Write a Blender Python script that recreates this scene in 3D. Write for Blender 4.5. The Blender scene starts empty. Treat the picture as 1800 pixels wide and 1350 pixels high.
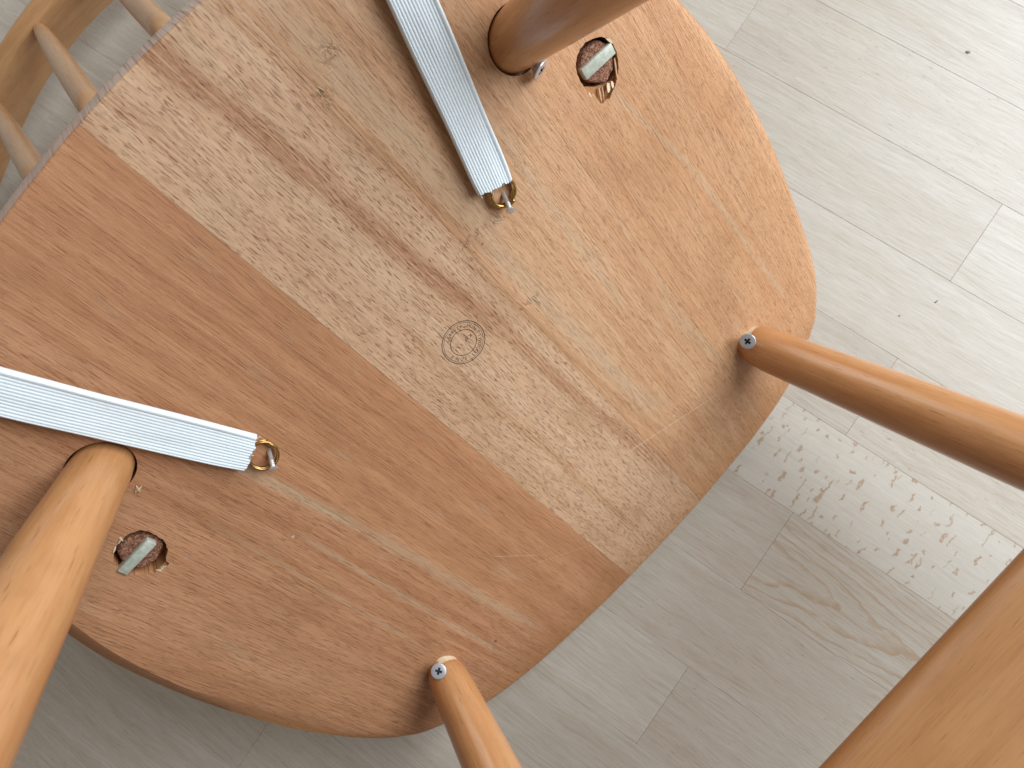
import bpy, bmesh, math, random
from mathutils import Vector, Matrix, noise as mnoise

random.seed(7)
C = bpy.context.scene.collection
SC = bpy.context.scene
K = 0.00085                      # one drawing unit in metres

# ------------------------------------------------------------------ frames
F_PX = 1352.0
def V(*a): return Vector(a)
AX = V(.8157, .5533, -.169).normalized()                 # floor board direction, seen from the camera
AY = V(.5614, -.8276, 0.0); AY = (AY - AX * AY.dot(AX)).normalized()
AZ = AX.cross(AY)
TAU, TH = math.radians(38), math.radians(43.6)
DS = V(math.cos(TAU) * math.cos(TH), math.cos(TAU) * math.sin(TH), math.sin(TAU))   # seat, back to front
LL = V(-math.sin(TH), math.cos(TH), 0)
NN = DS.cross(LL)
def ray(px, py): return V((px - 900) / F_PX, (py - 675) / F_PX, 1)
ORG = ray(555, 455) * 374
H_CAM = (ORG + DS * 358).dot(-AZ) + 11.5
def wdir(c): return V(c.dot(AX), c.dot(AY), c.dot(AZ))
def wpt(c): return wdir(c) * K + V(0, 0, H_CAM * K)
def on_seat(px, py, h=0.0):
    """seat coordinates (x to the front edge, y across, z above the underside)"""
    r = ray(px, py); t = (NN.dot(ORG) - h) / NN.dot(r); q = r * t - ORG
    return V(q.dot(DS), -q.dot(LL), h)
def on_floor(px, py):
    r = ray(px, py); p = r * (H_CAM / (-AZ).dot(r))
    return V(p.dot(AX), p.dot(AY), 0)

# ------------------------------------------------------------------ camera
cam = bpy.data.cameras.new('camera'); camo = bpy.data.objects.new('camera', cam); C.objects.link(camo)
cam.sensor_width = 36; cam.lens = 36 * F_PX / 1800; cam.clip_start = .01; cam.clip_end = 60
rx, ry, rz = wdir(V(1, 0, 0)), wdir(V(0, -1, 0)), wdir(V(0, 0, -1))
camo.matrix_world = Matrix(((rx.x, ry.x, rz.x, 0), (rx.y, ry.y, rz.y, 0), (rx.z, ry.z, rz.z, H_CAM * K), (0, 0, 0, 1)))
cam.dof.use_dof = True; cam.dof.focus_distance = 440 * K; cam.dof.aperture_fstop = 15.0
SC.camera = camo

# ------------------------------------------------------------------ light
w = bpy.data.worlds.new('World'); SC.world = w; w.use_nodes = True
bg = w.node_tree.nodes['Background']; bg.inputs[0].default_value = (1.0, .88, .77, 1); bg.inputs[1].default_value = .19
def area(name, loc, target, sx, sy, power, col):
    d = bpy.data.lights.new(name, 'AREA'); d.shape = 'RECTANGLE'; d.size = sx; d.size_y = sy; d.energy = power; d.color = col
    o = bpy.data.objects.new(name, d); C.objects.link(o); o.location = loc
    o.rotation_euler = (Vector(target) - Vector(loc)).to_track_quat('-Z', 'Y').to_euler()
    return o
area('window_light', (.66, 1.12, 1.02), (.05, 0, .05), 1.35, 1.25, 47, (.85, .93, 1.0))
area('second_window_light', (-1.35, .95, 1.35), (-.2, 0, .2), 1.0, 1.0, 8, (.93, .97, 1.0))
SC.view_settings.view_transform = 'Standard'; SC.view_settings.look = 'None'
SC.view_settings.exposure = 0.0; SC.view_settings.gamma = 1.0
SC.render.resolution_x = 1024; SC.render.resolution_y = 768

# ------------------------------------------------------------------ node helper
class NT:
    def __init__(s, name, rough=.5, spec=.4):
        s.m = bpy.data.materials.new(name); s.m.use_nodes = True
        s.t = s.m.node_tree; s.n = s.t.nodes; s.b = s.n['Principled BSDF']
        s.b.inputs['Roughness'].default_value = rough; s.b.inputs['Specular IOR Level'].default_value = spec
    def link(s, a, b): s.t.links.new(a, b)
    def put(s, sock, v):
        if isinstance(v, bpy.types.NodeSocket): s.link(v, sock)
        elif v is not None: sock.default_value = v
    def m_(s, op, a, b=None, c=None, clamp=False):
        n = s.n.new('ShaderNodeMath'); n.operation = op; n.use_clamp = clamp
        s.put(n.inputs[0], a); s.put(n.inputs[1], b); s.put(n.inputs[2], c); return n.outputs[0]
    def ss(s, v, lo, hi):
        n = s.n.new('ShaderNodeMapRange'); n.interpolation_type = 'SMOOTHSTEP'
        s.put(n.inputs[0], v); s.put(n.inputs[1], lo); s.put(n.inputs[2], hi); return n.outputs[0]
    def vec(s, x, y, z=0.0):
        n = s.n.new('ShaderNodeCombineXYZ'); s.put(n.inputs[0], x); s.put(n.inputs[1], y); s.put(n.inputs[2], z); return n.outputs[0]
    def noise(s, v, scale=1, detail=2, rough=.5, dist=0):
        n = s.n.new('ShaderNodeTexNoise'); s.put(n.inputs['Vector'], v); n.inputs['Scale'].default_value = scale
        n.inputs['Detail'].default_value = detail; n.inputs['Roughness'].default_value = rough; n.inputs['Distortion'].default_value = dist
        return n.outputs['Fac']
    def mix(s, f, a, b, mode='MIX'):
        n = s.n.new('ShaderNodeMix'); n.data_type = 'RGBA'; n.blend_type = mode
        s.put(n.inputs[0], f)
        for i, q in ((6, a), (7, b)):
            s.put(n.inputs[i], (*q, 1) if isinstance(q, tuple) else q)
        return n.outputs[2]
    def coords(s, scale=1 / K):
        t = s.n.new('ShaderNodeTexCoord'); n = s.n.new('ShaderNodeVectorMath'); n.operation = 'SCALE'
        s.link(t.outputs['Object'], n.inputs[0]); n.inputs['Scale'].default_value = scale
        p = s.n.new('ShaderNodeSeparateXYZ'); s.link(n.outputs[0], p.inputs[0])
        return n.outputs[0], p.outputs[0], p.outputs[1], p.outputs[2]
    def rnd(s):
        return s.n.new('ShaderNodeObjectInfo').outputs['Random']
    def bump(s, hgt, dist, strength=1.0, normal=None):
        n = s.n.new('ShaderNodeBump'); n.inputs['Distance'].default_value = dist; n.inputs['Strength'].default_value = strength
        s.link(hgt, n.inputs['Height'])
        if normal is not None: s.link(normal, n.inputs['Normal'])
        return n.outputs[0]
    def done(s, col=None, bump=None, rough=None):
        if col is not None: s.put(s.b.inputs['Base Color'], (*col, 1) if isinstance(col, tuple) else col)
        if bump is not None: s.link(bump, s.b.inputs['Normal'])
        if rough is not None: s.put(s.b.inputs['Roughness'], rough)
        return s.m

# ------------------------------------------------------------------ materials
# long pale or red streaks of the grain: (x0, y0, x1, y1, half width, colour, strength)
PALE, RED, ORNG = (.64, .47, .31), (.46, .225, .115), (.50, .27, .13)
STREAKS = [
    (40, 168, 130, 187, 1.6, PALE, .55), (130, 187, 260, 196, 2.2, PALE, .6),
    (30, 109, 160, 104, 3.0, PALE, .5), (-110, 86, 40, 112, 4.0, PALE, .35),
    (40, -109, 130, -101.5, 3.2, PALE, .75), (130, -101.5, 310, -96, 3.6, PALE, .6),
    (110, -124, 300, -127, 1.8, PALE, .55), (60, -143, 240, -150, 1.5, PALE, .4),
    (-120, 18, -20, 28, 6.0, RED, .95), (-20, 28, 110, 40, 5.0, RED, .9), (110, 40, 300, 54, 4.5, RED, .75),
    (-115, 68, 60, 72, 8.0, PALE, .8), (60, 68, 240, 74, 5.0, PALE, .7), (-115, 52, 40, 60, 2.2, ORNG, .7), (60, 52, 260, 66, 1.8, ORNG, .6), (-110, 84, 60, 92, 2.5, RED, .5),
    (-100, -36, 60, -42, 3.0, RED, .5), (-60, -66, 150, -58, 2.5, RED, .45), (0, -33, 250, -37, 1.8, RED, .5), (90, -80, 330, -70, 3.0, RED, .4),
    (-120, -6, 60, -9, 2.6, RED, .35), (40, 2, 330, 9, 2.2, ORNG, .55), (10, -14, 330, -12, 1.6, ORNG, .45),
    (-60, 50, 60, 62, 4.5, RED, .35), (-90, -50, 120, -62, 2.2, RED, .3), (-80, -77, 90, -84, 3.5, RED, .3),
    (60, 150, 250, 150, 5, RED, .25), (-60, 215, 230, 206, 7, RED, .25), (180, 125, 260, 133, 4, PALE, .45),
]
SCRATCH = [(255, 40, 280, 112, .35, .5), (232, -70, 262, -52, .3, .35), (262, -62, 300, -18, .28, .25), (246, 6, 262, 34, .28, .25),
           (90, 196, 175, 170, .22, .25), (140, 160, 232, 168, .25, .3)]
CHIPS = [(-60, 71, 5, 7), (-49, 56, 5, 5), (54, 63, 3, 11), (109, 65, 2.5, 6), (58, 82, 3, 4)]

SPOTS = [(*on_seat(px, py)[:2], r_, c_) for px, py, r_, c_ in ((871, 1127, 1.3, (.13, .07, .075)), (866, 1131, 1.6, (.36, .22, .19)), (515, 943, .9, (.62, .58, .55)), (327, 981, .8, (.40, .33, .38)),
         (848, 429, .8, (.25, .10, .06)), (1185, 731, .8, (.66, .55, .42)), (742, 382, 1.0, (.36, .16, .09)))]
def seg_mask(nt, x, y, x0, y0, x1, y1, hw, soft):
    L = math.hypot(x1 - x0, y1 - y0); cx, sx = (x1 - x0) / L, (y1 - y0) / L
    dx, dy = nt.m_('SUBTRACT', x, x0), nt.m_('SUBTRACT', y, y0)
    along = nt.m_('MULTIPLY_ADD', dy, sx, nt.m_('MULTIPLY', dx, cx))
    acr = nt.m_('ABSOLUTE', nt.m_('MULTIPLY_ADD', dx, -sx, nt.m_('MULTIPLY', dy, cx)))
    a = nt.ss(acr, hw * (1 + soft), hw * (1 - soft))
    e = L * .12
    return nt.m_('MULTIPLY', a, nt.m_('MULTIPLY', nt.ss(along, -e, e), nt.ss(along, L + e, L - e)))

def seat_wood(name, light, dark, pore, pore_len, seed, ya, yb):
    inr = lambda a, b, m: max(a, b) + m > ya and min(a, b) - m < yb
    nt = NT(name, .5, .35); v, x, y, z = nt.coords()
    xs = nt.m_('ADD', x, seed * 37.0)
    wob = nt.noise(nt.vec(nt.m_('MULTIPLY', xs, .011), nt.m_('MULTIPLY', y, .03), seed), 1, 2)
    yw = nt.m_('MULTIPLY_ADD', nt.m_('SUBTRACT', wob, .5), 5.0, y)
    zz = nt.m_('MULTIPLY', z, .3)
    band = nt.noise(nt.vec(nt.m_('MULTIPLY', xs, .0035), nt.m_('MULTIPLY', yw, .10), seed), 1, 4, .6)
    fib = nt.noise(nt.vec(nt.m_('MULTIPLY', xs, .022), nt.m_('MULTIPLY', yw, .9), zz), 1, 4, .65)
    col = nt.mix(nt.ss(band, .33, .67), dark, light)
    for s_ in STREAKS:
        if not inr(s_[1], s_[3], s_[4] * 2 + 5): continue
        f = seg_mask(nt, x, yw, *s_[:4], s_[4], .75)
        f = nt.m_('MULTIPLY', f, nt.m_('MULTIPLY', nt.ss(fib, .25, .6), s_[6]))
        col = nt.mix(f, col, s_[5])
    # cloudy tint where the finish was sprayed thicker, blotches
    cl = nt.noise(nt.vec(nt.m_('MULTIPLY', x, .016), nt.m_('MULTIPLY', y, .026), seed + 3), 1, 3)
    col = nt.mix(nt.m_('MULTIPLY', nt.ss(cl, .45, .8), .4), col, (.40, .20, .09))
    cl2 = nt.noise(nt.vec(nt.m_('MULTIPLY', x, .03), nt.m_('MULTIPLY', y, .05), seed + 8), 1, 3)
    col = nt.mix(nt.m_('MULTIPLY', nt.ss(cl2, .58, .75), .16), col, (.60, .48, .33))
    col = nt.mix(nt.m_('MULTIPLY', nt.ss(fib, .4, .7), .45), col, nt.mix(1, col, (.62, .54, .46), 'MULTIPLY'))
    # lacquer drips over from the edge: deeper colour along the front
    ov = nt.m_('MULTIPLY', nt.ss(nt.m_('MULTIPLY_ADD', nt.m_('MULTIPLY', nt.m_('MULTIPLY', y, y), .0009), 1.0, x), 322, 362), .55)
    col = nt.mix(ov, col, (.42, .19, .065))
    # lacquered edge of the seat
    ed = nt.m_('MULTIPLY', nt.ss(z, -.9, -2.6), nt.ss(x, -100, -90))
    col = nt.mix(nt.m_('MULTIPLY', ed, .7), col, (.44, .20, .072))
    rim_sheen = nt.m_('MULTIPLY', nt.ss(z, -.9, -2.6), nt.ss(x, -98, -103))  # rear rim: pale sky reflection on the lacquer, painted into the colour
    col = nt.mix(nt.m_('MULTIPLY', rim_sheen, .75), col, (.66, .54, .48))
    # pores: short dark dashes along the grain
    p1 = nt.noise(nt.vec(nt.m_('MULTIPLY', xs, 1.05 / pore_len), nt.m_('MULTIPLY', yw, 1.8), seed), 1, 1.5, .5)
    p2 = nt.noise(nt.vec(nt.m_('MULTIPLY', xs, .6 / pore_len), nt.m_('MULTIPLY', yw, 2.6), seed + 20), 1, 1)
    dens = nt.m_('MULTIPLY', nt.m_('SUBTRACT', band, .5), .08)
    pr = nt.m_('MAXIMUM', nt.ss(nt.m_('ADD', p1, dens), .60, .69), nt.m_('MULTIPLY', nt.ss(p2, .62, .70), .8))
    col = nt.mix(nt.m_('MULTIPLY', pr, pore), col, nt.mix(1, col, (.50, .28, .17), 'MULTIPLY'))
    fi2 = nt.noise(nt.vec(nt.m_('MULTIPLY', xs, .045), nt.m_('MULTIPLY', yw, 2.3), seed + 5), 1, 3, .7)
    col = nt.mix(nt.m_('MULTIPLY', nt.ss(fi2, .36, .66), .42), col, nt.mix(1, col, (.66, .56, .48), 'MULTIPLY'))
    gr = nt.noise(nt.vec(nt.m_('MULTIPLY', x, .7), nt.m_('MULTIPLY', y, 1.6), seed), 1, 3, .7)
    col = nt.mix(nt.m_('MULTIPLY', nt.ss(gr, .42, .7), .20), col, nt.mix(1, col, (.76, .67, .58), 'MULTIPLY'))
    for s_ in SCRATCH:
        if not inr(s_[1], s_[3], 2): continue
        f = nt.m_('MULTIPLY', seg_mask(nt, x, y, *s_[:4], s_[4], .4), nt.m_('MULTIPLY', nt.ss(gr, .3, .55), s_[5]))
        col = nt.mix(f, col, (.78, .63, .42))
    for (cx, cy, r_, c_) in SPOTS:
        if not inr(cy, cy, r_): continue
        d = nt.m_('ADD', nt.m_('POWER', nt.m_('SUBTRACT', x, cx), 2.0), nt.m_('POWER', nt.m_('SUBTRACT', y, cy), 2.0))
        d = nt.m_('MULTIPLY_ADD', nt.m_('SUBTRACT', gr, .5), r_ * r_ * 3, d)
        col = nt.mix(nt.m_('MULTIPLY', nt.ss(d, r_ * r_ * 1.3, r_ * r_ * .4), .8), col, c_)
    chipf = None
    for (cx, cy, rx_, ry_) in CHIPS:
        if not inr(cy, cy, ry_ * 1.2): continue
        d = nt.m_('ADD', nt.m_('POWER', nt.m_('DIVIDE', nt.m_('SUBTRACT', x, cx), rx_), 2.0), nt.m_('POWER', nt.m_('DIVIDE', nt.m_('SUBTRACT', y, cy), ry_), 2.0))
        f = nt.ss(d, 1.3, .2); chipf = f if chipf is None else nt.m_('MAXIMUM', chipf, f)
    cn = nt.noise(v, .32, 4, .7, .6)
    cf = nt.m_('MULTIPLY', 0.0 if chipf is None else chipf, nt.ss(cn, .48, .62))
    col = nt.mix(nt.m_('MULTIPLY', cf, .32), col, (.50, .25, .13))
    hgt = nt.m_('SUBTRACT', nt.m_('MULTIPLY', nt.m_('ADD', fib, fi2), .35), nt.m_('MULTIPLY', pr, 1.0 * pore))
    hgt = nt.m_('SUBTRACT', nt.m_('MULTIPLY_ADD', gr, .35, hgt), nt.m_('MULTIPLY', cf, 1.2))
    return nt.done(col, nt.bump(hgt, .0003, 1.0), nt.m_('MULTIPLY_ADD', fib, .2, .42))

def lacquer_wood(name, light, dark, axis='z', rough=.33, pore=.5):
    nt = NT(name, rough, .5); v, x, y, z = nt.coords()
    if axis == 'y': x, z = x, y
    if axis == 'y': y = nt.coords()[3]
    r = nt.m_('MULTIPLY', nt.rnd(), 90.0)
    zs = nt.m_('ADD', z, r)
    q = lambda kx, kz, o=0.0: nt.vec(nt.m_('MULTIPLY', x, kx), nt.m_('MULTIPLY_ADD', y, kx, o), nt.m_('MULTIPLY', zs, kz))
    band = nt.noise(q(.09, .008), 1, 3, .55, .3)
    fib = nt.noise(q(.8, .03, 5), 1, 4, .65)
    p = nt.noise(q(1.0, .06, 11), 1, 1.5)
    col = nt.mix(nt.ss(band, .3, .7), dark, light)
    col = nt.mix(nt.m_('MULTIPLY', nt.ss(fib, .42, .7), .35), col, nt.mix(1, col, (.68, .58, .48), 'MULTIPLY'))
    pr = nt.ss(p, .66, .74)
    col = nt.mix(nt.m_('MULTIPLY', pr, pore), col, nt.mix(1, col, (.42, .28, .2), 'MULTIPLY'))
    bl = nt.noise(v, .05, 3)
    col = nt.mix(nt.m_('MULTIPLY', nt.ss(bl, .5, .75), .3), col, (.36, .155, .05))
    nt.b.inputs['Coat Weight'].default_value = .6; nt.b.inputs['Coat Roughness'].default_value = .24
    h = nt.m_('SUBTRACT', nt.m_('MULTIPLY', fib, .3), nt.m_('MULTIPLY', pr, .6))
    return nt.done(col, nt.bump(h, .00012, .6), nt.m_('MULTIPLY_ADD', fib, .14, rough - .05))

def floor_wood(name, kind=0):
    nt = NT(name, .36, .5); v, x, y, z = nt.coords()
    r = nt.rnd(); r2 = nt.m_('FRACT', nt.m_('MULTIPLY', r, 17.3)); r3 = nt.m_('FRACT', nt.m_('MULTIPLY', r, 91.7))
    off = nt.m_('MULTIPLY', r, 700.0)
    xs = nt.m_('ADD', x, off); ys = nt.m_('ADD', y, nt.m_('MULTIPLY', r2, 300.0))
    wob = nt.noise(nt.vec(nt.m_('MULTIPLY', xs, .01), nt.m_('MULTIPLY', ys, .03)), 1, 2)
    yw = nt.m_('MULTIPLY_ADD', nt.m_('SUBTRACT', wob, .5), 12.0, ys)
    base = nt.mix(r2, (.515, .464, .398), (.580, .534, .466))
    base = nt.mix(nt.m_('MULTIPLY', r3, .4), base, (.510, .445, .375))
    band = nt.noise(nt.vec(nt.m_('MULTIPLY', xs, .004), nt.m_('MULTIPLY', yw, .11), off), 1, 3, .6)
    fib = nt.noise(nt.vec(nt.m_('MULTIPLY', xs, .02), nt.m_('MULTIPLY', yw, .85), off), 1, 4, .65)
    col = nt.mix(nt.m_('MULTIPLY', nt.ss(band, .35, .7), .5), base, nt.mix(1, base, (.86, .80, .73), 'MULTIPLY'))
    col = nt.mix(nt.m_('MULTIPLY', nt.ss(fib, .42, .72), .42), col, nt.mix(1, col, (.74, .68, .60), 'MULTIPLY'))
    fi2 = nt.noise(nt.vec(nt.m_('MULTIPLY', xs, .05), nt.m_('MULTIPLY', yw, 1.7), off), 1, 3, .7)
    col = nt.mix(nt.m_('MULTIPLY', nt.ss(fi2, .42, .64), .55), col, nt.mix(1, col, (.72, .68, .62), 'MULTIPLY'))
    fl = nt.noise(nt.vec(nt.m_('MULTIPLY', xs, .16), nt.m_('MULTIPLY', ys, .85), off), 1, 1.5)
    pr = nt.m_('MULTIPLY', nt.ss(fl, .66, .76), nt.m_('MULTIPLY_ADD', r3, .6, .1))
    col = nt.mix(pr, col, nt.mix(1, col, (.60, .47, .36), 'MULTIPLY'))
    h = nt.m_('SUBTRACT', nt.m_('MULTIPLY', fib, .4), nt.m_('MULTIPLY', pr, .4))
    BR = (.37, .245, .15)
    if kind == 1:      # flecked stave: brown medullary flecks, long across the grain
        vo = nt.n.new('ShaderNodeTexVoronoi'); vo.feature = 'F1'; vo.inputs['Randomness'].default_value = 1
        jit = nt.m_('MULTIPLY', nt.m_('SUBTRACT', nt.noise(v, .22, 2), .5), 7.0)
        nt.put(vo.inputs['Vector'], nt.vec(nt.m_('MULTIPLY', nt.m_('ADD', x, jit), .100), nt.m_('MULTIPLY', nt.m_('ADD', y, jit), .074))); vo.inputs['Scale'].default_value = 1
        sp = nt.n.new('ShaderNodeSeparateColor'); nt.link(vo.outputs['Color'], sp.inputs[0])
        px = nt.n.new('ShaderNodeSeparateXYZ'); nt.link(vo.outputs['Position'], px.inputs[0])
        dx = nt.m_('ABSOLUTE', nt.m_('SUBTRACT', nt.m_('MULTIPLY', nt.m_('ADD', x, jit), .100), px.outputs[0]))
        dy = nt.m_('ABSOLUTE', nt.m_('SUBTRACT', nt.m_('MULTIPLY', nt.m_('ADD', y, jit), .074), px.outputs[1]))
        wd = nt.m_('MULTIPLY_ADD', nt.m_('POWER', sp.outputs[0], 3.0), .13, .055); ln = nt.m_('MULTIPLY_ADD', nt.m_('POWER', sp.outputs[1], 2.5), .42, .10)
        f = nt.m_('MULTIPLY', nt.ss(nt.m_('DIVIDE', dx, wd), 1.15, .85), nt.ss(nt.m_('DIVIDE', dy, ln), 1.1, .9))
        f = nt.m_('MULTIPLY', f, nt.ss(sp.outputs[2], .05, .4))
        f = nt.m_('MULTIPLY', f, nt.m_('MULTIPLY_ADD', nt.ss(nt.noise(v, .5, 3), .35, .6), .5, .4))
        col = nt.mix(.35, col, (.60, .575, .51)); col = nt.mix(nt.m_('MULTIPLY', f, 1.0), col, BR)
    if kind == 2:      # plain sawn stave: arched growth rings
        nz = nt.noise(nt.vec(nt.m_('MULTIPLY', x, .022), nt.m_('MULTIPLY', y, .05), 3.3), 1, 3)
        nz2 = nt.noise(nt.vec(nt.m_('MULTIPLY', x, .12), nt.m_('MULTIPLY', y, .2), 1.3), 1, 2)
        yc = nt.m_('ADD', y, 6.0)
        d = nt.m_('SUBTRACT', nt.m_('MULTIPLY', nt.m_('MULTIPLY', yc, yc), .060), nt.m_('MULTIPLY', x, -.30))
        d = nt.m_('MULTIPLY_ADD', nz, 34.0, d); d = nt.m_('MULTIPLY_ADD', nz2, 4.0, d)
        t = nt.m_('FRACT', nt.m_('DIVIDE', d, 19.0))
        f = nt.m_('MULTIPLY', nt.ss(t, .55, .97), nt.ss(t, 1.0, .97))
        f = nt.m_('MULTIPLY', nt.m_('POWER', f, 2.0), nt.ss(nz2, .2, .5))
        col = nt.mix(nt.m_('MULTIPLY', f, .75), col, (.40, .275, .17))
    sc = nt.noise(v, .9, 3, .7)
    col = nt.mix(nt.m_('MULTIPLY', nt.ss(sc, .45, .75), .14), col, nt.mix(1, col, (.7, .68, .66), 'MULTIPLY'))
    return nt.done(col, nt.bump(h, .00012, .5), nt.m_('MULTIPLY_ADD', fib, .16, .25))

def plain(name, col, rough=.5, spec=.4, metal=0, nscale=None, namt=.3, bump=0):
    nt = NT(name, rough, spec); nt.b.inputs['Metallic'].default_value = metal
    if nscale is None: return nt.done(col)
    v, x, y, z = nt.coords(); f = nt.noise(v, nscale, 4, .65)
    c = nt.mix(nt.m_('MULTIPLY', nt.ss(f, .4, .65), namt), col, tuple(q * .45 for q in col))
    return nt.done(c, nt.bump(f, bump, 1) if bump else None)

def strap_mat():
    nt = NT('white_elastic', .85, .2); v, x, y, z = nt.coords()
    f = nt.noise(v, 1.4, 3, .7); g = nt.noise(v, .12, 2)
    c = nt.mix(nt.m_('MULTIPLY', nt.ss(f, .4, .7), .25), (.80, .87, .91), (.68, .75, .80))
    c = nt.mix(nt.m_('MULTIPLY', nt.ss(g, .5, .7), .2), c, (.70, .72, .72))
    nt.b.inputs['Sheen Weight'].default_value = .3
    return nt.done(c, nt.bump(f, .0003, .7))
def ink_mat():
    nt = NT('stamp_ink', .7, .1); v, x, y, z = nt.coords()
    f = nt.noise(v, .55, 4, .7); g = nt.noise(v, .1, 2)
    a = nt.m_('MULTIPLY', nt.ss(nt.m_('MULTIPLY_ADD', g, .5, f), .42, .66), .78)
    nt.put(nt.b.inputs['Alpha'], a)
    return nt.done((.035, .030, .030))
def tenon_mat():
    nt = NT('tenon_end_grain', .45, .4); v, x, y, z = nt.coords()
    f = nt.noise(v, 1.1, 4, .8); g = nt.noise(v, .18, 3)
    c = nt.mix(nt.ss(f, .42, .58), (.12, .052, .027), (.54, .24, .14))
    c = nt.mix(nt.m_('MULTIPLY', nt.ss(f, .57, .66), .8), c, (.62, .40, .30))
    c = nt.mix(nt.m_('MULTIPLY', nt.ss(g, .5, .7), .5), c, (.13, .028, .012))
    return nt.done(c, nt.bump(f, .0012, 1))
def wedge_mat():
    nt = NT('wedge_bone', .35, .5); v, x, y, z = nt.coords()
    f = nt.noise(v, .35, 3); c = nt.mix(nt.ss(f, .35, .7), (.40, .43, .36), (.53, .54, .45))
    nt.b.inputs['Subsurface Weight'].default_value = .2; nt.b.inputs['Subsurface Radius'].default_value = (.002, .002, .0015)
    return nt.done(c, nt.bump(f, .0002, .5))

M_LEG = lacquer_wood('leg_wood', (.550, .275, .113), (.470, .206, .074), rough=.30)
M_RAIL = lacquer_wood('rail_wood', (.52, .285, .125), (.45, .225, .09), axis='y', rough=.36)
M_FRAIL = lacquer_wood('front_rail_wood', (.47, .225, .080), (.41, .180, .058), axis='y', rough=.42, pore=.25)
M_SPIN = lacquer_wood('spindle_wood', (.56, .32, .155), (.49, .25, .11), rough=.36, pore=.25)
M_RAW = plain('raw_pale_wood', (.70, .56, .38), .7, .2, nscale=.5, namt=.25)
M_STEEL = plain('zinc_steel', (.66, .69, .73), .32, .5, .7, nscale=.6, namt=.25)
M_DARK = plain('screw_recess', (.10, .11, .13), .4, .5, .9)
M_NAIL = plain('nail_steel', (.78, .77, .75), .34, .5, .65, nscale=.5, namt=.25)
M_BRASS = plain('aged_brass', (.52, .33, .12), .27, .5, 1.0, nscale=.35, namt=.55)
M_STRAP, M_INK, M_TENON, M_WEDGE = strap_mat(), ink_mat(), tenon_mat(), wedge_mat()
FLOOR_M = [floor_wood('floor_board_plain', 0), floor_wood('floor_board_flecked', 1), floor_wood('floor_board_arched', 2)]

# ------------------------------------------------------------------ mesh helper
def link(name, me, mats, parent=None, mw=None, smooth=True):
    o = bpy.data.objects.new(name, me); C.objects.link(o)
    for m in (mats if isinstance(mats, (list, tuple)) else [mats]):
        if m.name not in me.materials: me.materials.append(m)
    if parent: o.parent = parent
    if mw is not None: o.matrix_local = mw
    if smooth:
        for p in me.polygons: p.use_smooth = True
    return o
def mesh(name, verts, faces, scale=K):
    me = bpy.data.meshes.new(name); me.from_pydata([tuple(Vector(v) * scale) for v in verts], [], faces); me.update(); return me
def auto(me, ang=35):
    me.set_sharp_from_angle(angle=math.radians(ang))
def lathe(prof, seg=48, name='lathe', jitter=None):
    vs, fs = [], []
    for (h, r) in prof:
        for i in range(seg):
            a = 2 * math.pi * i / seg; rr = r * (1 + (jitter(h, a) if jitter else 0)); vs.append((rr * math.cos(a), rr * math.sin(a), h))
    for j in range(len(prof) - 1):
        for i in range(seg):
            k = (i + 1) % seg; fs.append((j * seg + i, j * seg + k, (j + 1) * seg + k, (j + 1) * seg + i))
    fs.append(tuple(range(seg - 1, -1, -1))); n0 = (len(prof) - 1) * seg; fs.append(tuple(range(n0, n0 + seg)))
    return mesh(name, vs, fs)
def tube(path, rad, seg=12, name='tube', taper=None, closed=False):
    vs, fs = [], []; n = len(path); up = V(0, 0, 1)
    for i, p in enumerate(path):
        a = path[max(i - 1, 0)]; b = path[min(i + 1, n - 1)]; t = (Vector(b) - Vector(a)).normalized()
        s = t.cross(up)
        if s.length < 1e-4: s = t.cross(V(1, 0, 0))
        s.normalize(); q = t.cross(s).normalized(); r = rad if taper is None else rad * taper(i / (n - 1))
        for k in range(seg):
            an = 2 * math.pi * k / seg; vs.append(Vector(p) + s * (r * math.cos(an)) + q * (r * math.sin(an)))
    for i in range(n - 1):
        for k in range(seg):
            k2 = (k + 1) % seg; fs.append((i * seg + k, i * seg + k2, (i + 1) * seg + k2, (i + 1) * seg + k))
    fs.append(tuple(range(seg))[::-1]); fs.append(tuple(range((n - 1) * seg, n * seg)))
    return mesh(name, vs, fs)
def frame_z(loc, d, xref=V(1, 0, 0)):
    d = Vector(d).normalized(); x = (xref - d * xref.dot(d))
    if x.length < 1e-4: x = V(0, 1, 0) - d * d.y
    x.normalize(); y = d.cross(x); l_ = Vector(loc) * K
    return Matrix(((x.x, y.x, d.x, l_.x), (x.y, y.y, d.y, l_.y), (x.z, y.z, d.z, l_.z), (0, 0, 0, 1)))
def boxm(sx, sy, sz, bev, name='box', seg=2):
    bm = bmesh.new(); bmesh.ops.create_cube(bm, size=1)
    for v in bm.verts: v.co = V(v.co.x * sx, v.co.y * sy, v.co.z * sz) * K
    if bev: bmesh.ops.bevel(bm, geom=list(bm.edges), offset=bev * K, segments=seg, affect='EDGES', profile=.5)
    me = bpy.data.meshes.new(name); bm.to_mesh(me); bm.free(); return me
def boolean(o, cutters):
    for c in cutters:
        md = o.modifiers.new('cut', 'BOOLEAN'); md.operation = 'DIFFERENCE'; md.solver = 'EXACT'; md.object = c
    dg = bpy.context.evaluated_depsgraph_get(); dg.update()
    me = bpy.data.meshes.new_from_object(o.evaluated_get(dg)); o.modifiers.clear(); old = o.data; o.data = me
    bpy.data.meshes.remove(old)
def drop(objs):
    for o in objs:
        me = o.data; bpy.data.objects.remove(o)
        if me and not me.users: bpy.data.meshes.remove(me)

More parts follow.
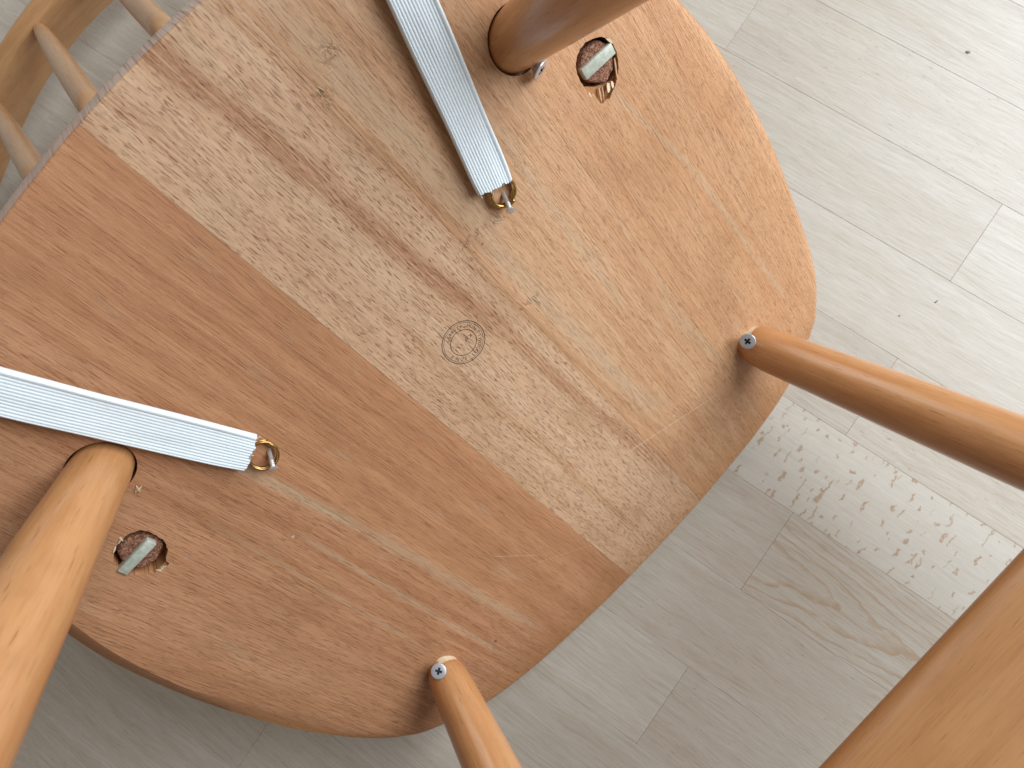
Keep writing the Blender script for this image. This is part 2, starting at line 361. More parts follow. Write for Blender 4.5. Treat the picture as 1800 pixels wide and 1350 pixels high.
# ------------------------------------------------------------------ floor
def struct(o): o['kind'] = 'structure'; return o
fl = struct(link('floor', mesh('floor', [(-2600, -2600, -16), (2600, -2600, -16), (2600, 2600, -16), (-2600, 2600, -16)], [(0, 1, 2, 3)]), FLOOR_M[0], smooth=False))
SW = 72.0; Y0 = on_floor(1480, 958).y      # one joint line between boards
SL = SW * 6.9; XA = on_floor(1346, 972).x; XB = XA - SL / 2
rows = 19
cache = {}
for k in range(-rows, rows):
    x0 = XA if k % 2 else XB
    for j in range(-4, 4):
        cx, cy = x0 + (j + .5) * SL, Y0 + (k + .5) * SW
        if abs(cx) > 1500 or abs(cy) > 1350: continue
        kind = 0
        if k == 0 and j == 0: kind = 1
        if k == -1 and j == 0: kind = 2
        if kind not in cache: cache[kind] = boxm(SL - .12, SW - .12, 16, .16, 'floor_board', 1)
        link('floor_board', cache[kind], FLOOR_M[kind], fl, Matrix.Translation(V(cx, cy, -8) * K), smooth=False)

# ------------------------------------------------------------------ chair
chair = bpy.data.objects.new('chair', None); C.objects.link(chair); chair.empty_display_size = .05
ex, ey, ez = wdir(DS), wdir(-LL), wdir(-NN); lo = wpt(ORG)
CHM = Matrix(((ex.x, ey.x, ez.x, lo.x), (ex.y, ey.y, ez.y, lo.y), (ex.z, ey.z, ez.z, lo.z), (0, 0, 0, 1)))
chair.matrix_world = CHM
chair['label'] = 'overturned orange-brown wooden chair, seat underside up, resting on the pale wood floor'
chair['category'] = 'chair'

# seat outline, half of it
HALF = [(-109, 0), (-108.5, 25), (-107, 50), (-104, 80), (-98, 110), (-88, 140), (-70, 168), (-44, 192), (-5, 213), (44, 228.5), (75, 235.5), (112, 239.5),
        (155, 240.5), (203, 237), (246, 232), (271, 227), (292, 218.5), (311, 205), (336, 168), (348, 128), (353.5, 88), (357, 45), (358, 0)]
loop = HALF + [(a, -b) for a, b in HALF[-2:0:-1]]
def catmull(ps, n):
    out = []; N = len(ps)
    for i in range(N):
        p0, p1, p2, p3 = [Vector(ps[(i + d) % N]) for d in (-1, 0, 1, 2)]
        for s in range(n):
            t = s / n
            out.append(.5 * ((2 * p1) + (p2 - p0) * t + (2 * p0 - 5 * p1 + 4 * p2 - p3) * t * t + (3 * p1 - p0 - 3 * p2 + p3) * t ** 3))
    return out
OUT = catmull(loop, 5); NO = len(OUT); T = 22.0
def soft(p):                     # how far the underside edge is rounded over
    rear = max(0, min(1, (-70 - p.x) / 25)); left = max(0, min(1, (-p.y - 150) / 50)) * max(0, min(1, (290 - p.x) / 80))
    return (1 - rear) * (.75 + 1.0 * left) + rear * .16
RING = [(9.0, 0.0), (5.6, -.55), (3.0, -1.7), (1.0, -3.8), (0, -7.0), (0, -12.5), (1.2, -16.5), (4.5, -20), (9, -22)]
def seat_bm():
    bm = bmesh.new(); rings = []
    for j, (d, z) in enumerate(RING):
        vs = []
        for i, p in enumerate(OUT):
            tg = (OUT[(i + 1) % NO] - OUT[i - 1]).normalized(); nrm = V(tg.y, -tg.x)
            if nrm.dot(p - V(125, 0)) < 0: nrm = -nrm
            rear = max(0, min(1, (-70 - p.x) / 25)); left = max(0, min(1, (-p.y - 140) / 60)) * max(0, min(1, (300 - p.x) / 90))
            s = soft(p); zz = z
            if j < 5: off = d * s; zz = z * min(s, 1.0)
            else: off = d * (1 - .8 * rear) - 1.5 * rear * min(1, (j - 4) / 2)
            if j >= 2: off -= 7.5 * left * min(1, (j - 1) / 2)
            cr = left * max(0, min(1, (215 - p.x) / 90))          # sawn chamfer along this side
            if j < 5: off = off * (1 - cr) + cr * (2.0, 1.4, -2.6, -5.2, -7.5)[j]; zz = zz * (1 - cr) + cr * (0, -.35, -3.2, -5.4, -7.6)[j]
            q = p - nrm * off
            vs.append(bm.verts.new((q.x * K, q.y * K, zz * K)))
        rings.append(vs)
    for a, b in zip(rings, rings[1:]):
        for i in range(NO): bm.faces.new((a[i], a[(i + 1) % NO], b[(i + 1) % NO], b[i]))
    bm.faces.new(rings[0]); bm.faces.new(rings[-1][::-1])
    bmesh.ops.recalc_face_normals(bm, faces=bm.faces); return bm
CUTS = [-270, -103, -22.5, 57, 134, 270]
BOARD = [
    ((.605, .318, .170), (.500, .236, .116), .50, 9.0), ((.605, .309, .158), (.515, .244, .120), .40, 14.0),
    ((.725, .490, .318), (.680, .425, .258), .80, 5.5), ((.695, .424, .246), (.620, .342, .180), .45, 6.0),
    ((.670, .384, .208), (.622, .332, .168), .40, 5.5)]
boards = []
for i in range(5):
    bm = seat_bm(); a, b = (CUTS[i] + .06) * K, (CUTS[i + 1] - .06) * K
    for co, no in (((0, a, 0), (0, -1, 0)), ((0, b, 0), (0, 1, 0))):
        g = list(bm.verts) + list(bm.edges) + list(bm.faces)
        bmesh.ops.bisect_plane(bm, geom=g, plane_co=co, plane_no=no, clear_outer=True, dist=1e-7)
        ed = [e for e in bm.edges if len(e.link_faces) == 1]
        if ed: bmesh.ops.holes_fill(bm, edges=ed, sides=0)
    bmesh.ops.recalc_face_normals(bm, faces=bm.faces)
    me = bpy.data.meshes.new('seat_board'); bm.to_mesh(me); bm.free()
    L_, D_, P_, PL_ = BOARD[i]
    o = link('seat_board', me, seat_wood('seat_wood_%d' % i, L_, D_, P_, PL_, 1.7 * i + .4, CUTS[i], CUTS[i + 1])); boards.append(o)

# legs: (x, y side, forward lean, outward lean, base diameter, growth)
LEGS = [(-3, 1, 144, -.30, .36, 28.8, .135), (-5, -1, 145, -.155, .447, 28.0, .110), (269.5, 1, 158.3, .315, .237, 29.0, .071), (271, -1, 156, .28, .16, 27.5, .100)]
cut = []; legdat = []
for i, (u, sg, y, b, o_, d0, g) in enumerate(LEGS):
    d = V(b, sg * o_, 1).normalized(); base = V(u, sg * y, 0); legdat.append((base, d, d0, g))
    if i < 2:
        c = link('cutter', lathe([(-14, d0 / 2 + .3), (0, d0 / 2 + 1.1), (30, d0 / 2 + 1.1)], 40), M_LEG, None, frame_z(base - d * .2, d)); cut.append(c)
# ragged holes where the post tenons come through
def poly_cut(pts, depth):
    n = len(pts); vs = [(p.x, p.y, -depth) for p in pts] + [(p.x, p.y, 8) for p in pts]
    fs = [tuple(range(n))[::-1], tuple(range(n, 2 * n))] + [(i, (i + 1) % n, n + (i + 1) % n, n + i) for i in range(n)]
    me = mesh('cut', vs, fs); bm = bmesh.new(); bm.from_mesh(me); bmesh.ops.recalc_face_normals(bm, faces=bm.faces); bm.to_mesh(me); bm.free()
    return link('cutter', me, M_RAW, smooth=False)
def rag(pts, amp, sub=3):
    out = []; n = len(pts)
    for i in range(n):
        for s in range(sub):
            q = pts[i].lerp(pts[(i + 1) % n], s / sub); out.append(q + V(random.uniform(-amp, amp), random.uniform(-amp, amp), 0))
    return out
ZA = lambda x, y: on_seat(1000 + x / 9, 40 + y / 9)
ZB = lambda x, y: on_seat(170 + x / 7.1, 840 + y / 7.1)
holeA = [ZA(*p) for p in [(180, 410), (260, 320), (380, 255), (520, 215), (620, 240), (700, 320), (750, 440), (775, 580), (785, 720), (765, 850), (700, 930), (600, 985), (480, 1020), (340, 1030), (240, 1020), (165, 910), (118, 770), (112, 640), (140, 500)]]
splA = [ZA(*p) for p in [(230, 1000), (300, 1130), (340, 1150), (405, 1115), (455, 1200), (515, 1300), (575, 1240), (640, 1195), (700, 1090), (735, 990), (765, 880), (760, 700), (500, 900), (300, 950)]]
holeB = [ZB(*p) for p in [(200, 1010), (212, 930), (260, 835), (340, 745), (420, 690), (540, 655), (640, 668), (740, 718), (820, 768), (870, 835), (887, 905), (868, 990), (870, 1070), (820, 1120), (720, 1180), (560, 1205), (400, 1210), (270, 1130)]]
splB = [ZB(*p) for p in [(800, 1020), (860, 1040), (905, 1065), (880, 1100), (830, 1130), (770, 1160), (740, 1120)]]
cutA = [poly_cut(rag(holeA, .25), 12), poly_cut(rag(splA, .3, 2), 3.2), cut[0]]
cutB = [poly_cut(rag(holeB, .25), 12), poly_cut(rag(splB, .2, 2), 2.0), cut[1]]
boolean(boards[4], [cutA[0], cutA[1]]); boolean(boards[0], cutB)
# the leg socket crosses two boards on that side
boolean(boards[4], [cut[0]]); boolean(boards[3], [cut[0]])
drop(cutA + cutB)
for o in boards:
    for p in o.data.polygons: p.use_smooth = True
    auto(o.data, 24); o.parent = chair

# legs
def leg_profile(d0, g, L=400, chamfer=0.0):
    pr = []
    pr.append((-10, d0 / 2 - (1.2 if not chamfer else 3)))
    if chamfer:
        pr += [(-2.5, d0 / 2 - chamfer), (1.5, d0 / 2 - chamfer * .55), (5, d0 / 2 - chamfer * .12)]
    for h in (0, 6, 15, 30, 60, 90, 120, 150, 180, 210, 250, 300, 350, 385, 394, 398):
        if chamfer and h < 10: continue
        hh = min(h, 190); r = (d0 + g * hh - .00012 * max(0, hh - 100) ** 2) / 2
        if h > 190: r -= (h - 190) * .030
        if h == 394: r -= 1.2
        if h == 398: r -= 4
        pr.append((h, r))
    return pr
for i, (base, d, d0, g) in enumerate(legdat):
    ch = 0 if i < 2 else 3.6
    me = lathe(leg_profile(d0, g, 400, ch), 64, 'leg'); auto(me, 40)
    o = link('leg', me, [M_LEG, M_RAW], chair, frame_z(base, d))
    if ch:      # bare wood on one side of the chamfered end
        want = on_seat(1333, 577, 6) if i == 2 else on_seat(793, 1162, 6)
        loc = frame_z(base, d).inverted() @ (want * K); a0 = math.atan2(loc.y, loc.x)
        for p in me.polygons:
            c = p.center / K
            da = (math.atan2(c.y, c.x) - a0 + math.pi) % (2 * math.pi) - math.pi
            if c.z < 1.0 and abs(da) < .75: p.material_index = 1

# wide rail joining the two front legs
def leg_at(i, h): b, d, d0, g = legdat[i]; return b + d * h
target = ray(1718, 1244)
def find_h():
    best = None
    for h in range(120, 330, 2):
        a, b = leg_at(2, h), leg_at(3, h); best_d = 1e9
        for s in range(0, 60):
            q = a.lerp(b, s / 60); c = ORG + DS * q.x - LL * q.y - NN * q.z
            pxy = (900 + c.x / c.z * F_PX, 675 + c.y / c.z * F_PX); best_d = min(best_d, math.hypot(pxy[0] - 1718, pxy[1] - 1244))
        if best is None or best_d < best[0]: best = (best_d, h)
    return best
bd, HR = find_h()
pa, pb = leg_at(2, HR), leg_at(3, HR); mid = (pa + pb) / 2; dl = (pa - pb); RL = dl.length
cmid = ORG + DS * mid.x - LL * mid.y - NN * mid.z
print('rail', bd, HR, cmid.z)
RW = 218 / F_PX * (ORG + DS * pa.lerp(pb, .25).x - LL * pa.lerp(pb, .25).y - NN * pa.lerp(pb, .25).z).z
def bar_mesh(L, a, b, n=40, seg=32, pw=2.6, name='bar', bend=lambda t: 0.0):
    vs, fs = [], []
    for j in range(n + 1):
        t = j / n * 2 - 1
        for k in range(seg):
            an = 2 * math.pi * k / seg; c, s = math.cos(an), math.sin(an)
            vs.append((a * math.copysign(abs(c) ** (2 / pw), c), t * L / 2, b * math.copysign(abs(s) ** (2 / pw), s) + bend(t)))
    for j in range(n):
        for k in range(seg):
            k2 = (k + 1) % seg; fs.append((j * seg + k, j * seg + k2, (j + 1) * seg + k2, (j + 1) * seg + k))
    fs.append(tuple(range(seg))); fs.append(tuple(range(n * seg, n * seg + seg))[::-1])
    return mesh(name, vs, fs)
yv = dl.normalized(); zv = V(.15, 0, 1); zv = (zv - yv * zv.dot(yv)).normalized(); xv = yv.cross(zv)
# face of the rail is turned towards the sitter's feet; width measured across the view
tocam = -ray(1718, 1244); tc = V(tocam.dot(DS), -tocam.dot(LL), -tocam.dot(NN)); tc = (tc - yv * tc.dot(yv)).normalized()
zv = (tc + V(.18, 0, 0)); zv = (zv - yv * zv.dot(yv)).normalized(); xv = yv.cross(zv)
mloc = mid * K
link('front_rail', bar_mesh(RL, RW / 2, 10.5, name='front_rail', pw=3.2), M_FRAIL, chair,
     Matrix(((xv.x, yv.x, zv.x, mloc.x), (xv.y, yv.y, zv.y, mloc.y), (xv.z, yv.z, zv.z, mloc.z), (0, 0, 0, 1))))['label'] = 'wide flat orange-brown rail between the front legs'

# crest rail and spindles
LRC = 447.5
def rail_u(y): return -136.5 + .00125 * y * y
NW, NT_ = V(.755, 0, .656), V(-.656, 0, .755)          # wide face and narrow face normals
def rail_mesh():
    vs, fs = [], []; n = 48
    W, Tk, bv = 46.0, 17.0, 2.2
    sec = []
    for (su, sv) in ((1, 1), (-1, 1), (-1, -1), (1, -1)):
        cx, cy = su * (Tk / 2 - bv), sv * (W / 2 - bv); a0 = math.atan2(sv, su) - math.pi / 4
        for s in range(5): a = a0 + s / 4 * math.pi / 2; sec.append((cx + bv * math.cos(a), cy + bv * math.sin(a)))
    m = len(sec)
    for j in range(n + 1):
        y = (j / n * 2 - 1) * 192; sh = 1.0 - .28 * max(0, abs(y) - 150) / 42
        c = V(rail_u(y), y, -LRC) - NW * (Tk / 2) - NT_ * (W / 2 - 4)
        for (p, q) in sec: vs.append(c + NW * p + NT_ * (q * sh))
    for j in range(n):
        for k in range(m):
            k2 = (k + 1) % m; fs.append((j * m + k, j * m + k2, (j + 1) * m + k2, (j + 1) * m + k))
    fs.append(tuple(range(m))); fs.append(tuple(range(n * m, n * m + m))[::-1])
    me = mesh('crest_rail', vs, fs); bm = bmesh.new(); bm.from_mesh(me); bmesh.ops.recalc_face_normals(bm, faces=bm.faces); bm.to_mesh(me); bm.free()
    auto(me, 50); return me, vs
cm, cvs = rail_mesh()
link('crest_rail', cm, M_RAIL, chair)
print('rail min height mm', min((CHM @ (v * K)).z for v in cvs) * 1000)
rows_px = {-111: (43, 313), -36: (143, 187), 38: (262, 30)}
for y in (-186, -111, -36, 38, 113, 188):
    r = V(rail_u(y) + 2, y, -LRC - 4)
    ys = {-111: -96, -36: -27, 38: 37}.get(y, y * .86)
    if y in rows_px: q = on_seat(*rows_px[y], -T - 2); ys = q.y
    s = V(-98 + .0004 * y * y, ys, -T + 6)
    L = (s - r).length; d = (s - r).normalized()
    pr = [(0, 5.2), (8, 5.5), (40, 6.1), (110, 6.9), (200, 7.3), (290, 7.3), (360, 6.9), (L, 6.4)]
    link('spindle', lathe(pr, 24, 'spindle'), M_SPIN, chair, frame_z(r, d))

# tenon ends with wedges
def tenon(cx, cy, r, depth, tilt, seed):
    vs, fs = [], []; nr, ns = 14, 48
    for j in range(nr + 1):
        for k in range(ns):
            a = 2 * math.pi * k / ns; q = r * j / nr * (1 + .05 * math.sin(3 * a + seed) + .03 * math.sin(7 * a + seed * 2))
            p = V(q * math.cos(a), q * math.sin(a), 0)
            z = -depth + mnoise.noise(p * .9 + V(seed, 0, 0)) * .55 + mnoise.noise(p * .25 + V(0, seed, 0)) * .9 + tilt * p.x
            if j == nr: z -= 1.3
            vs.append((cx + p.x, cy + p.y, z))
    for k in range(ns): vs.append((cx + r * 1.02 * math.cos(2 * math.pi * k / ns), cy + r * 1.02 * math.sin(2 * math.pi * k / ns), -30))
    for j in range(nr + 1):
        for k in range(ns):
            k2 = (k + 1) % ns; fs.append((j * ns + k, j * ns + k2, (j + 1) * ns + k2, (j + 1) * ns + k))
    return mesh('post_tenon', vs, fs)
def wedge(c4, z0, z1, parent):
    c = sum(c4, V(0, 0, 0)) / 4; ax = ((c4[2] + c4[3]) - (c4[0] + c4[1])) / 2; L = ax.length; ax.normalize()
    wd = ((c4[1] - c4[0]).length + (c4[2] - c4[3]).length) / 2
    ang = math.atan2(ax.y, ax.x)
    me = boxm(L, wd * .92, z1 - z0, .7)
    for v in me.vertices: v.co.z += mnoise.noise(v.co / K * .2) * .3 * K
    return link('wedge', me, M_WEDGE, parent, Matrix.Translation(V(c.x, c.y, (z0 + z1) / 2) * K) @ Matrix.Rotation(ang, 4, 'Z'))
ca = ZA(460, 640); cb = ZB(555, 930)
tA = link('post_tenon', tenon(ca.x + .8, ca.y + .6, 10.2, 1.7, .05, 1.3), M_TENON, chair)
tA['label'] = 'splintered red-brown tenon end in the seat beside the rear leg'
tB = link('post_tenon', tenon(cb.x, cb.y - .3, 10.6, 1.6, -.04, 4.1), M_TENON, chair)
wedge([ZA(190, 740), ZA(275, 925), ZA(765, 480), ZA(640, 310)], -4.0, .5, tA)
wedge([ZB(245, 1140), ZB(380, 1212), ZB(738, 825), ZB(640, 740)], -3.2, 1.6, tB)

# splinters round the holes and torn grain
def splinter(p, d, L, wd, th, parent=chair, mat=M_RAW, lift=.0):
    d = Vector(d).normalized(); s = V(-d.y, d.x, 0).normalized(); up = V(0, 0, 1)
    vs = []
    for t, k, z in ((0, .7, 0), (.35, 1, .5), (.75, .7, .9), (1, .12, 1.0)):
        c = Vector(p) + d * (L * t) + up * (lift * z)
        vs += [c - s * (wd * k / 2), c + s * (wd * k / 2), c + s * (wd * k / 2) + up * th, c - s * (wd * k / 2) + up * th]
    fs = [(0, 1, 2, 3)[::-1], (12, 13, 14, 15)]
    for j in range(3):
        for k in range(4): a = j * 4 + k; b = j * 4 + (k + 1) % 4; fs.append((a, b, b + 4, a + 4))
    return link('splinter', mesh('splinter', vs, fs), mat, parent, smooth=False)
M_SPL = plain('fresh_split_wood', (.53, .31, .16), .65, .25, nscale=.7, namt=.4)
q = lambda P, z: V(P.x, P.y, z)
for (a, b, wd, th, z0, lf, m) in [((505, 1040), (525, 1275), 1.1, .8, -2.6, 1.5, M_SPL), ((560, 1030), (565, 1250), .7, .8, -2.6, 1.2, M_SPL), ((650, 960), (625, 1110), 2.4, .7, -2.2, 1.6, M_RAW),
                             ((700, 930), (690, 1040), 1.6, .6, -1.8, 1.6, M_RAW), ((330, 1110), (350, 1180), 1.0, .5, -1.2, 1.0, M_RAW), ((740, 560), (760, 900), 1.0, .6, -1.6, 1.3, M_SPL), ((590, 230), (690, 330), 1.3, .6, -1.0, .9, M_RAW)]:
    A, B = ZA(*a), ZA(*b); splinter(q(A, z0), B - A, (B - A).length, wd, th, lift=lf, mat=m)
for (a, b, wd, th, z0, lf, m) in [((800, 1130), (870, 1095), 1.0, .5, -.9, .9, M_RAW), ((770, 1150), (830, 1130), .9, .4, -.2, .3, M_RAW), ((740, 1145), (810, 1160), .7, .4, 0, .3, M_RAW), ((235, 860), (205, 930), .9, .4, -.1, .5, M_RAW),
                             ((285, 740), (330, 780), .8, .4, -.1, .5, M_RAW), ((270, 820), (300, 750), .7, .4, 0, .6, M_RAW), ((490, 90), (545, 160), .5, .4, 0, .9, M_RAW), ((560, 100), (495, 150), .4, .35, .2, 1.0, M_RAW), ((480, 190), (495, 100), .4, .3, .1, 1.0, M_RAW), ((510, 170), (548, 130), .4, .3, .2, .8, M_RAW)]:
    A, B = ZB(*a), ZB(*b); splinter(q(A, z0), B - A, (B - A).length, wd, th, lift=lf, mat=m)
for (a, b, wd) in [((862, 384), (872, 392), .5), ((872, 392), (886, 388), .5), ((870, 386), (884, 384), .4), ((886, 388), (889, 384), .4), ((558, 152), (572, 160), .5), ((556, 158), (566, 168), .5), ((570, 172), (582, 182), .4), ((574, 130), (584, 122), .4),
                   ((926, 518), (936, 528), .4), ((934, 522), (946, 530), .4), ((940, 520), (952, 534), .35), ((586, 150), (594, 138), .4)]:
    A, B = on_seat(*a), on_seat(*b); splinter(q(A, -.05), B - A, (B - A).length, wd, .22, lift=.4)

# screws with cross recess
def screw_mesh():
    me = lathe([(-16, .8), (-15, 1.9), (-4.2, 2.0), (-3.6, 2.2), (-.9, 5.0), (-.3, 5.25), (.05, 5.0), (.25, 4.3), (.3, .6)], 40, 'screw')
    o = link('screw', me, [M_STEEL, M_DARK]); cs = []
    for a in (0, math.pi / 2):
        bm = bmesh.new(); bmesh.ops.create_cube(bm, size=1)
        for v in bm.verts:
            t = 1.0 if v.co.z > 0 else .35
            v.co = V(v.co.x * 6.8 * t, v.co.y * 1.7 * (1 if v.co.z > 0 else .8), v.co.z * 4.2) * K
        bmesh.ops.rotate(bm, verts=bm.verts, matrix=Matrix.Rotation(a, 3, 'Z'))
        m2 = bpy.data.meshes.new('c'); bm.to_mesh(m2); bm.free(); m2.materials.append(M_DARK)
        c = link('cutter', m2, M_DARK, None, Matrix.Translation(V(0, 0, .2) * K), smooth=False); cs.append(c)
    boolean(o, cs); drop(cs); me = o.data
    for p in me.polygons: p.use_smooth = True
    auto(me, 30); bpy.data.objects.remove(o); return me
SCM = screw_mesh()
def screw(p, d, spin):
    o = link('screw', SCM, M_STEEL, chair, frame_z(p, d) @ Matrix.Rotation(spin, 4, 'Z')); return o
def view_dir(px, py): r = -ray(px, py); return V(r.dot(DS), -r.dot(LL), -r.dot(NN)).normalized()
screw(on_seat(1314, 600, 13.0), view_dir(1314, 600) + V(.05, -.22, .0), .5)
screw(on_seat(771, 1180, 12.0), view_dir(771, 1180) + V(-.02, -.12, .12), .35)
screw(on_seat(951, 124, 6.5), V(.74, .12, .66), .2)

# nails
def nail(b, h, hz):
    A = on_seat(*b, 0); B = on_seat(*h, hz); d = (B - A); L = d.length
    pr = [(-8, .3), (-2, 1.2), (L * .55, 1.2), (L * .57, 1.32), (L * .6, 1.2), (L * .66, 1.2), (L * .68, 1.32), (L * .71, 1.2), (L * .78, 1.2), (L * .8, 1.32), (L * .83, 1.2), (L - 1.1, 1.2), (L - .55, 2.4), (L - .2, 2.5), (L, 2.1), (L + .05, .5)]
    me = lathe(pr, 24, 'nail'); auto(me, 40); link('nail', me, M_NAIL, chair, frame_z(A, d))
nail((885, 341), (898, 371), 9.5); nail((473, 792), (481, 825), 9.5)

# maker's stamp
ST = on_seat(815, 602); SR = 13.1
def stamp():
    vs, fs = [], []
    def ringf(r, wd, a0=0, a1=2 * math.pi, ox=0, oy=0):
        n = 96; b = len(vs)
        for i in range(n + 1):
            a = a0 + (a1 - a0) * i / n
            for rr in (r - wd / 2, r + wd / 2): vs.append((ox + rr * math.cos(a), oy + rr * math.sin(a), 0))
        for i in range(n): fs.append((b + 2 * i, b + 2 * i + 1, b + 2 * i + 3, b + 2 * i + 2))
    ringf(SR, .42); ringf(SR - 1.05, .22); ringf(SR * .605, .36)
    def glyph(ch, px, py, mode, size):
        cu = bpy.data.curves.new('t', 'FONT'); cu.body = ch; cu.size = size; cu.align_x = 'CENTER'; cu.align_y = 'CENTER'; cu.resolution_u = 3
        o = bpy.data.objects.new('t', cu); C.objects.link(o)
        dg = bpy.context.evaluated_depsgraph_get(); dg.update(); me = bpy.data.meshes.new_from_object(o.evaluated_get(dg))
        p = on_seat(740 + px / 11.25, 540 + py / 11.25) - ST
        a = math.atan2(p.y, p.x)
        if mode == 'out': rot = a - math.pi / 2; p = V(math.cos(a), math.sin(a), 0) * (SR * .775)
        elif mode == 'in': rot = a + math.pi / 2; p = V(math.cos(a), math.sin(a), 0) * (SR * .775)
        else: rot = mode
        b = len(vs); cs, sn = math.cos(rot), math.sin(rot)
        for v in me.vertices: vs.append((p.x + v.co.x * cs - v.co.y * sn, p.y + v.co.x * sn + v.co.y * cs, 0))
        for f in me.polygons: fs.append(tuple(b + i for i in f.vertices))
        bpy.data.meshes.remove(me); bpy.data.objects.remove(o); bpy.data.curves.remove(cu)
    for ch, x, y in [('H', 930, 380), ('U', 990, 398), ('N', 1045, 437), ('T', 1100, 498), ('I', 1135, 560), ('W', 1150, 640), ('O', 1150, 720), ('O', 1125, 800), ('D', 1085, 865), ('S', 1030, 930), ('S', 890, 1015), ('D', 810, 1030), ('N', 720, 1035), ('F', 615, 990)]:
        glyph(ch, x, y, 'out', 2.9)
    for ch, x, y in [('4', 785, 390), ('2', 728, 415), ('5', 675, 460), ('8', 625, 502), ('6', 578, 548), ('5', 545, 605)]: glyph(ch, x, y, 'in', 2.8)
    for x, y in [(865, 375), (510, 665)]: glyph('*', x, y, 'in', 3.6)
    p1, p2 = on_seat(823, 593) , on_seat(804, 611); rot = math.atan2((p2 - p1).y, (p2 - p1).x)
    for ch, x, y in [('K', 970, 560), ('3', 920, 605), ('F', 880, 650), ('1', 800, 745), ('5', 745, 790), ('I', 700, 850)]: glyph(ch, x, y, rot, 3.2)
    return mesh('maker_stamp', vs, fs)
o = link('maker_stamp', stamp(), M_INK, chair, Matrix.Translation(V(ST.x, ST.y, .07) * K), smooth=False)
o['label'] = 'small round ink stamp with lettering on the seat underside'

# ------------------------------------------------------------------ elastic straps
def strap(name, pend, pfar, hend, side, label, seed, wid=22.0, skew=0.0):
    A, B = pend, pfar; d = (B - A); d.z = 0; d.normalize(); s = V(-d.y, d.x, 0) * side
    # run over the rear edge of the seat and round it
    edge = (-107 - A.x) / d.x; ctl = [(0, hend), (edge * .3, hend + .6), (edge * .65, hend + 1.0), (edge - 14, 4.0), (edge - 4, 2.6), (edge + 1.5, -1.5), (edge + 2.6, -10), (edge + 1.5, -20), (edge - 5, -25.5), (edge - 60, -26)]
    path = []
    for i in range(len(ctl) - 1):
        p0, p1, p2, p3 = [Vector(ctl[max(0, min(len(ctl) - 1, i + k))]) for k in (-1, 0, 1, 2)]
        n = 14 if i < 3 else 6
        for j in range(n):
            t = j / n; path.append(.5 * ((2 * p1) + (p2 - p0) * t + (2 * p0 - 5 * p1 + 4 * p2 - p3) * t * t + (3 * p1 - p0 - 3 * p2 + p3) * t ** 3))
    path.append(Vector(ctl[-1])); n = len(path); NR = 12; m = NR * 8
    sec = []
    for k in range(m + 1):              # upper side: ribs, with a smooth folded hem at one edge
        t = k / m; hem = t < .13
        z = 1.25 + (.40 * abs(math.sin(math.pi * NR * (t - .13) / .87)) ** .8 if not hem else .55 * math.sin(math.pi * t / .13) + .25)
        z -= 1.15 * max(0, abs(t - .5) * 2 - .90) / .10
        sec.append(((t - .5) * wid, z))
    for k in range(8, -1, -1): sec.append(((k / 8 - .5) * wid * .985, -1.1 - .15 * math.sin(math.pi * k / 8)))
    ms = len(sec); vs, fs = [], []
    for i, p in enumerate(path):
        a = path[max(0, i - 1)]; b = path[min(n - 1, i + 1)]; tg = (b - a).normalized(); nz = V(-tg.y, tg.x)
        if nz.y < 0 and i < n * .5: nz = -nz
        tw = math.sin(i * .13 + seed) * .035
        for (sx, sz) in sec:
            w_ = 1 + .03 * mnoise.noise(V(i * .12, seed, 0)) - .05 * math.exp(-i / 5)
            al = p.x; 
            if i < 4: al += (skew * sx + mnoise.noise(V(sx * .35, seed * 3, 1)) * 1.6 + mnoise.noise(V(sx * 1.1, seed, 5)) * .5) * (1 - i / 4)
            hz = sz + .35 * mnoise.noise(V(sx * .15, al * .03, seed)) + tw * sx
            if i < 6: hz += -.06 * (1 - i / 6) * (sx / wid * 2) ** 2 * 10
            pos = A + d * (al + nz.x * hz) + s * (sx * w_); pos.z = p.y + nz.y * hz
            vs.append(pos)
    for i in range(n - 1):
        for k in range(ms):
            k2 = (k + 1) % ms; fs.append((i * ms + k, i * ms + k2, (i + 1) * ms + k2, (i + 1) * ms + k))
    fs.append(tuple(range(ms))); fs.append(tuple(range((n - 1) * ms, n * ms))[::-1])
    loc = CHM @ (A * K)
    me = mesh(name, [v - A for v in vs], fs); bm = bmesh.new(); bm.from_mesh(me); bmesh.ops.recalc_face_normals(bm, faces=bm.faces); bm.to_mesh(me); bm.free()
    o = link(name, me, M_STRAP); auto(me, 60)
    o.matrix_world = CHM @ Matrix.Translation(A * K)
    o['label'] = label; o['category'] = 'strap'; o['group'] = 'white elastic straps hooked on nails'
    return o, A, d, s
def ring(so, A, cpx, turns, r, wire, tilt, seed):
    c = on_seat(*cpx, 2.7) - A; pts = []
    N = int(48 * turns)
    for i in range(N + 1):
        a = 2 * math.pi * i / 48 + seed; rr = r * (1 + .02 * math.sin(a * .5)); p = V(rr * math.cos(a), rr * math.sin(a), (i / 48 - turns / 2) * wire * 1.75)
        pts.append(p)
    rot = Matrix.Rotation(tilt, 3, V(.6, .8, 0))
    link('ring', tube([rot @ p + c for p in pts], wire, 14, 'ring'), M_BRASS, so)
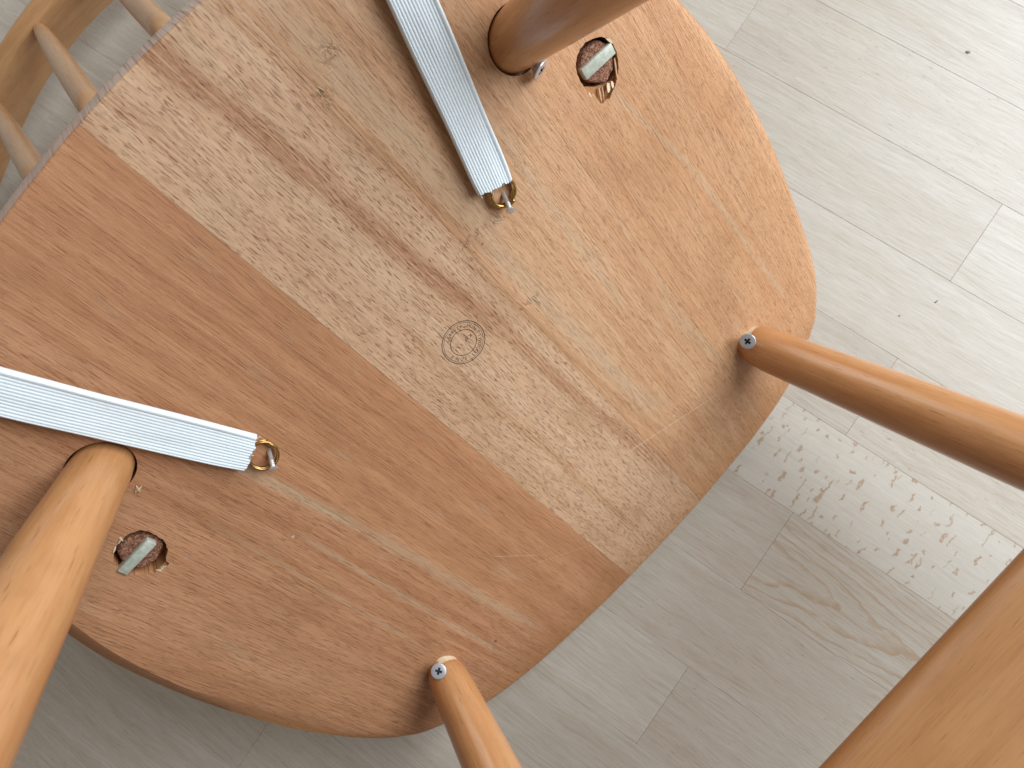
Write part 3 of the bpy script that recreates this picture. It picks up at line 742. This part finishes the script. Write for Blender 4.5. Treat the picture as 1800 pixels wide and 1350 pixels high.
def threads(so, A, d, s, wid, seed, n=7):
    rnd = random.Random(seed)
    for i in range(n):
        x = rnd.uniform(-.5, .5) * wid; L = rnd.uniform(1.2, 3.6); p0 = s * x + d * 1.0 + V(0, 0, rnd.uniform(3.5, 5.5) * 0 + 5.5)
        dirv = (-d + s * rnd.uniform(-.8, .8) + V(0, 0, rnd.uniform(-.3, .5))).normalized()
        bend = V(rnd.uniform(-1, 1), rnd.uniform(-1, 1), rnd.uniform(-.5, .3)) * .8
        pts = [p0 + dirv * (L * t / 5) + bend * (t / 5) ** 2 for t in range(6)]
        link('thread', tube(pts, .16, 5, 'thread'), M_STRAP, so)
E1 = on_seat(872, 330, 5.5); E1.z = 0; F1_ = on_seat(725, 0, 6); F1_.z = 0
so, A, d, s = strap('elastic_strap', E1, F1_, 5.0, 1, 'white ribbed elastic strap running off the top edge of the photo', 1.0, 21.5, .12)
ring(so, A, (883, 338), 2.0, 7.2, 1.1, .10, .3); threads(so, A, d, s, 20, 3)
E2 = on_seat(441, 798, 5.5); E2.z = 0; F2_ = on_seat(0, 690, 6); F2_.z = 0
so, A, d, s = strap('elastic_strap', E2, F2_, 5.0, 1, 'white ribbed elastic strap running off the left edge, just above a thick leg', 2.3, 22.5, -.1)
ring(so, A, (463, 800), 3.0, 7.5, .68, -.12, 2.0); threads(so, A, d, s, 20, 9)

# ------------------------------------------------------------------ crumbs on the floor
M_CRUMB = plain('crumb_dirt', (.24, .22, .20), .8, .2, nscale=.9, namt=.5)
def crumb(px, py, lx, ly, lz, ang, label, seed):
    bm = bmesh.new(); bmesh.ops.create_icosphere(bm, subdivisions=2, radius=1)
    for v in bm.verts:
        k = 1 + .45 * mnoise.noise(v.co * 1.6 + V(seed, 0, 0)); v.co = V(v.co.x * lx * k, v.co.y * ly * k, v.co.z * lz) * K
    me = bpy.data.meshes.new('crumb'); bm.to_mesh(me); bm.free()
    o = link('crumb', me, M_CRUMB); p = on_floor(px, py); o.location = V(p.x, p.y, lz * .8) * K; o.rotation_euler.z = ang
    o['label'] = label; o['category'] = 'crumb'; o['group'] = 'dark crumbs on the floor'
crumb(1701, 92, 1.8, 1.1, .35, .4, 'largest dark crumb on the floor, near the top right corner', 1)
crumb(1646, 530, 1.6, .45, .35, 1.3, 'thin dark sliver on the floor right of the seat, above the front leg', 5)
crumb(1581, 555, .8, .45, .3, .3, 'tiny dark crumb on the floor between the sliver and the seat', 9)
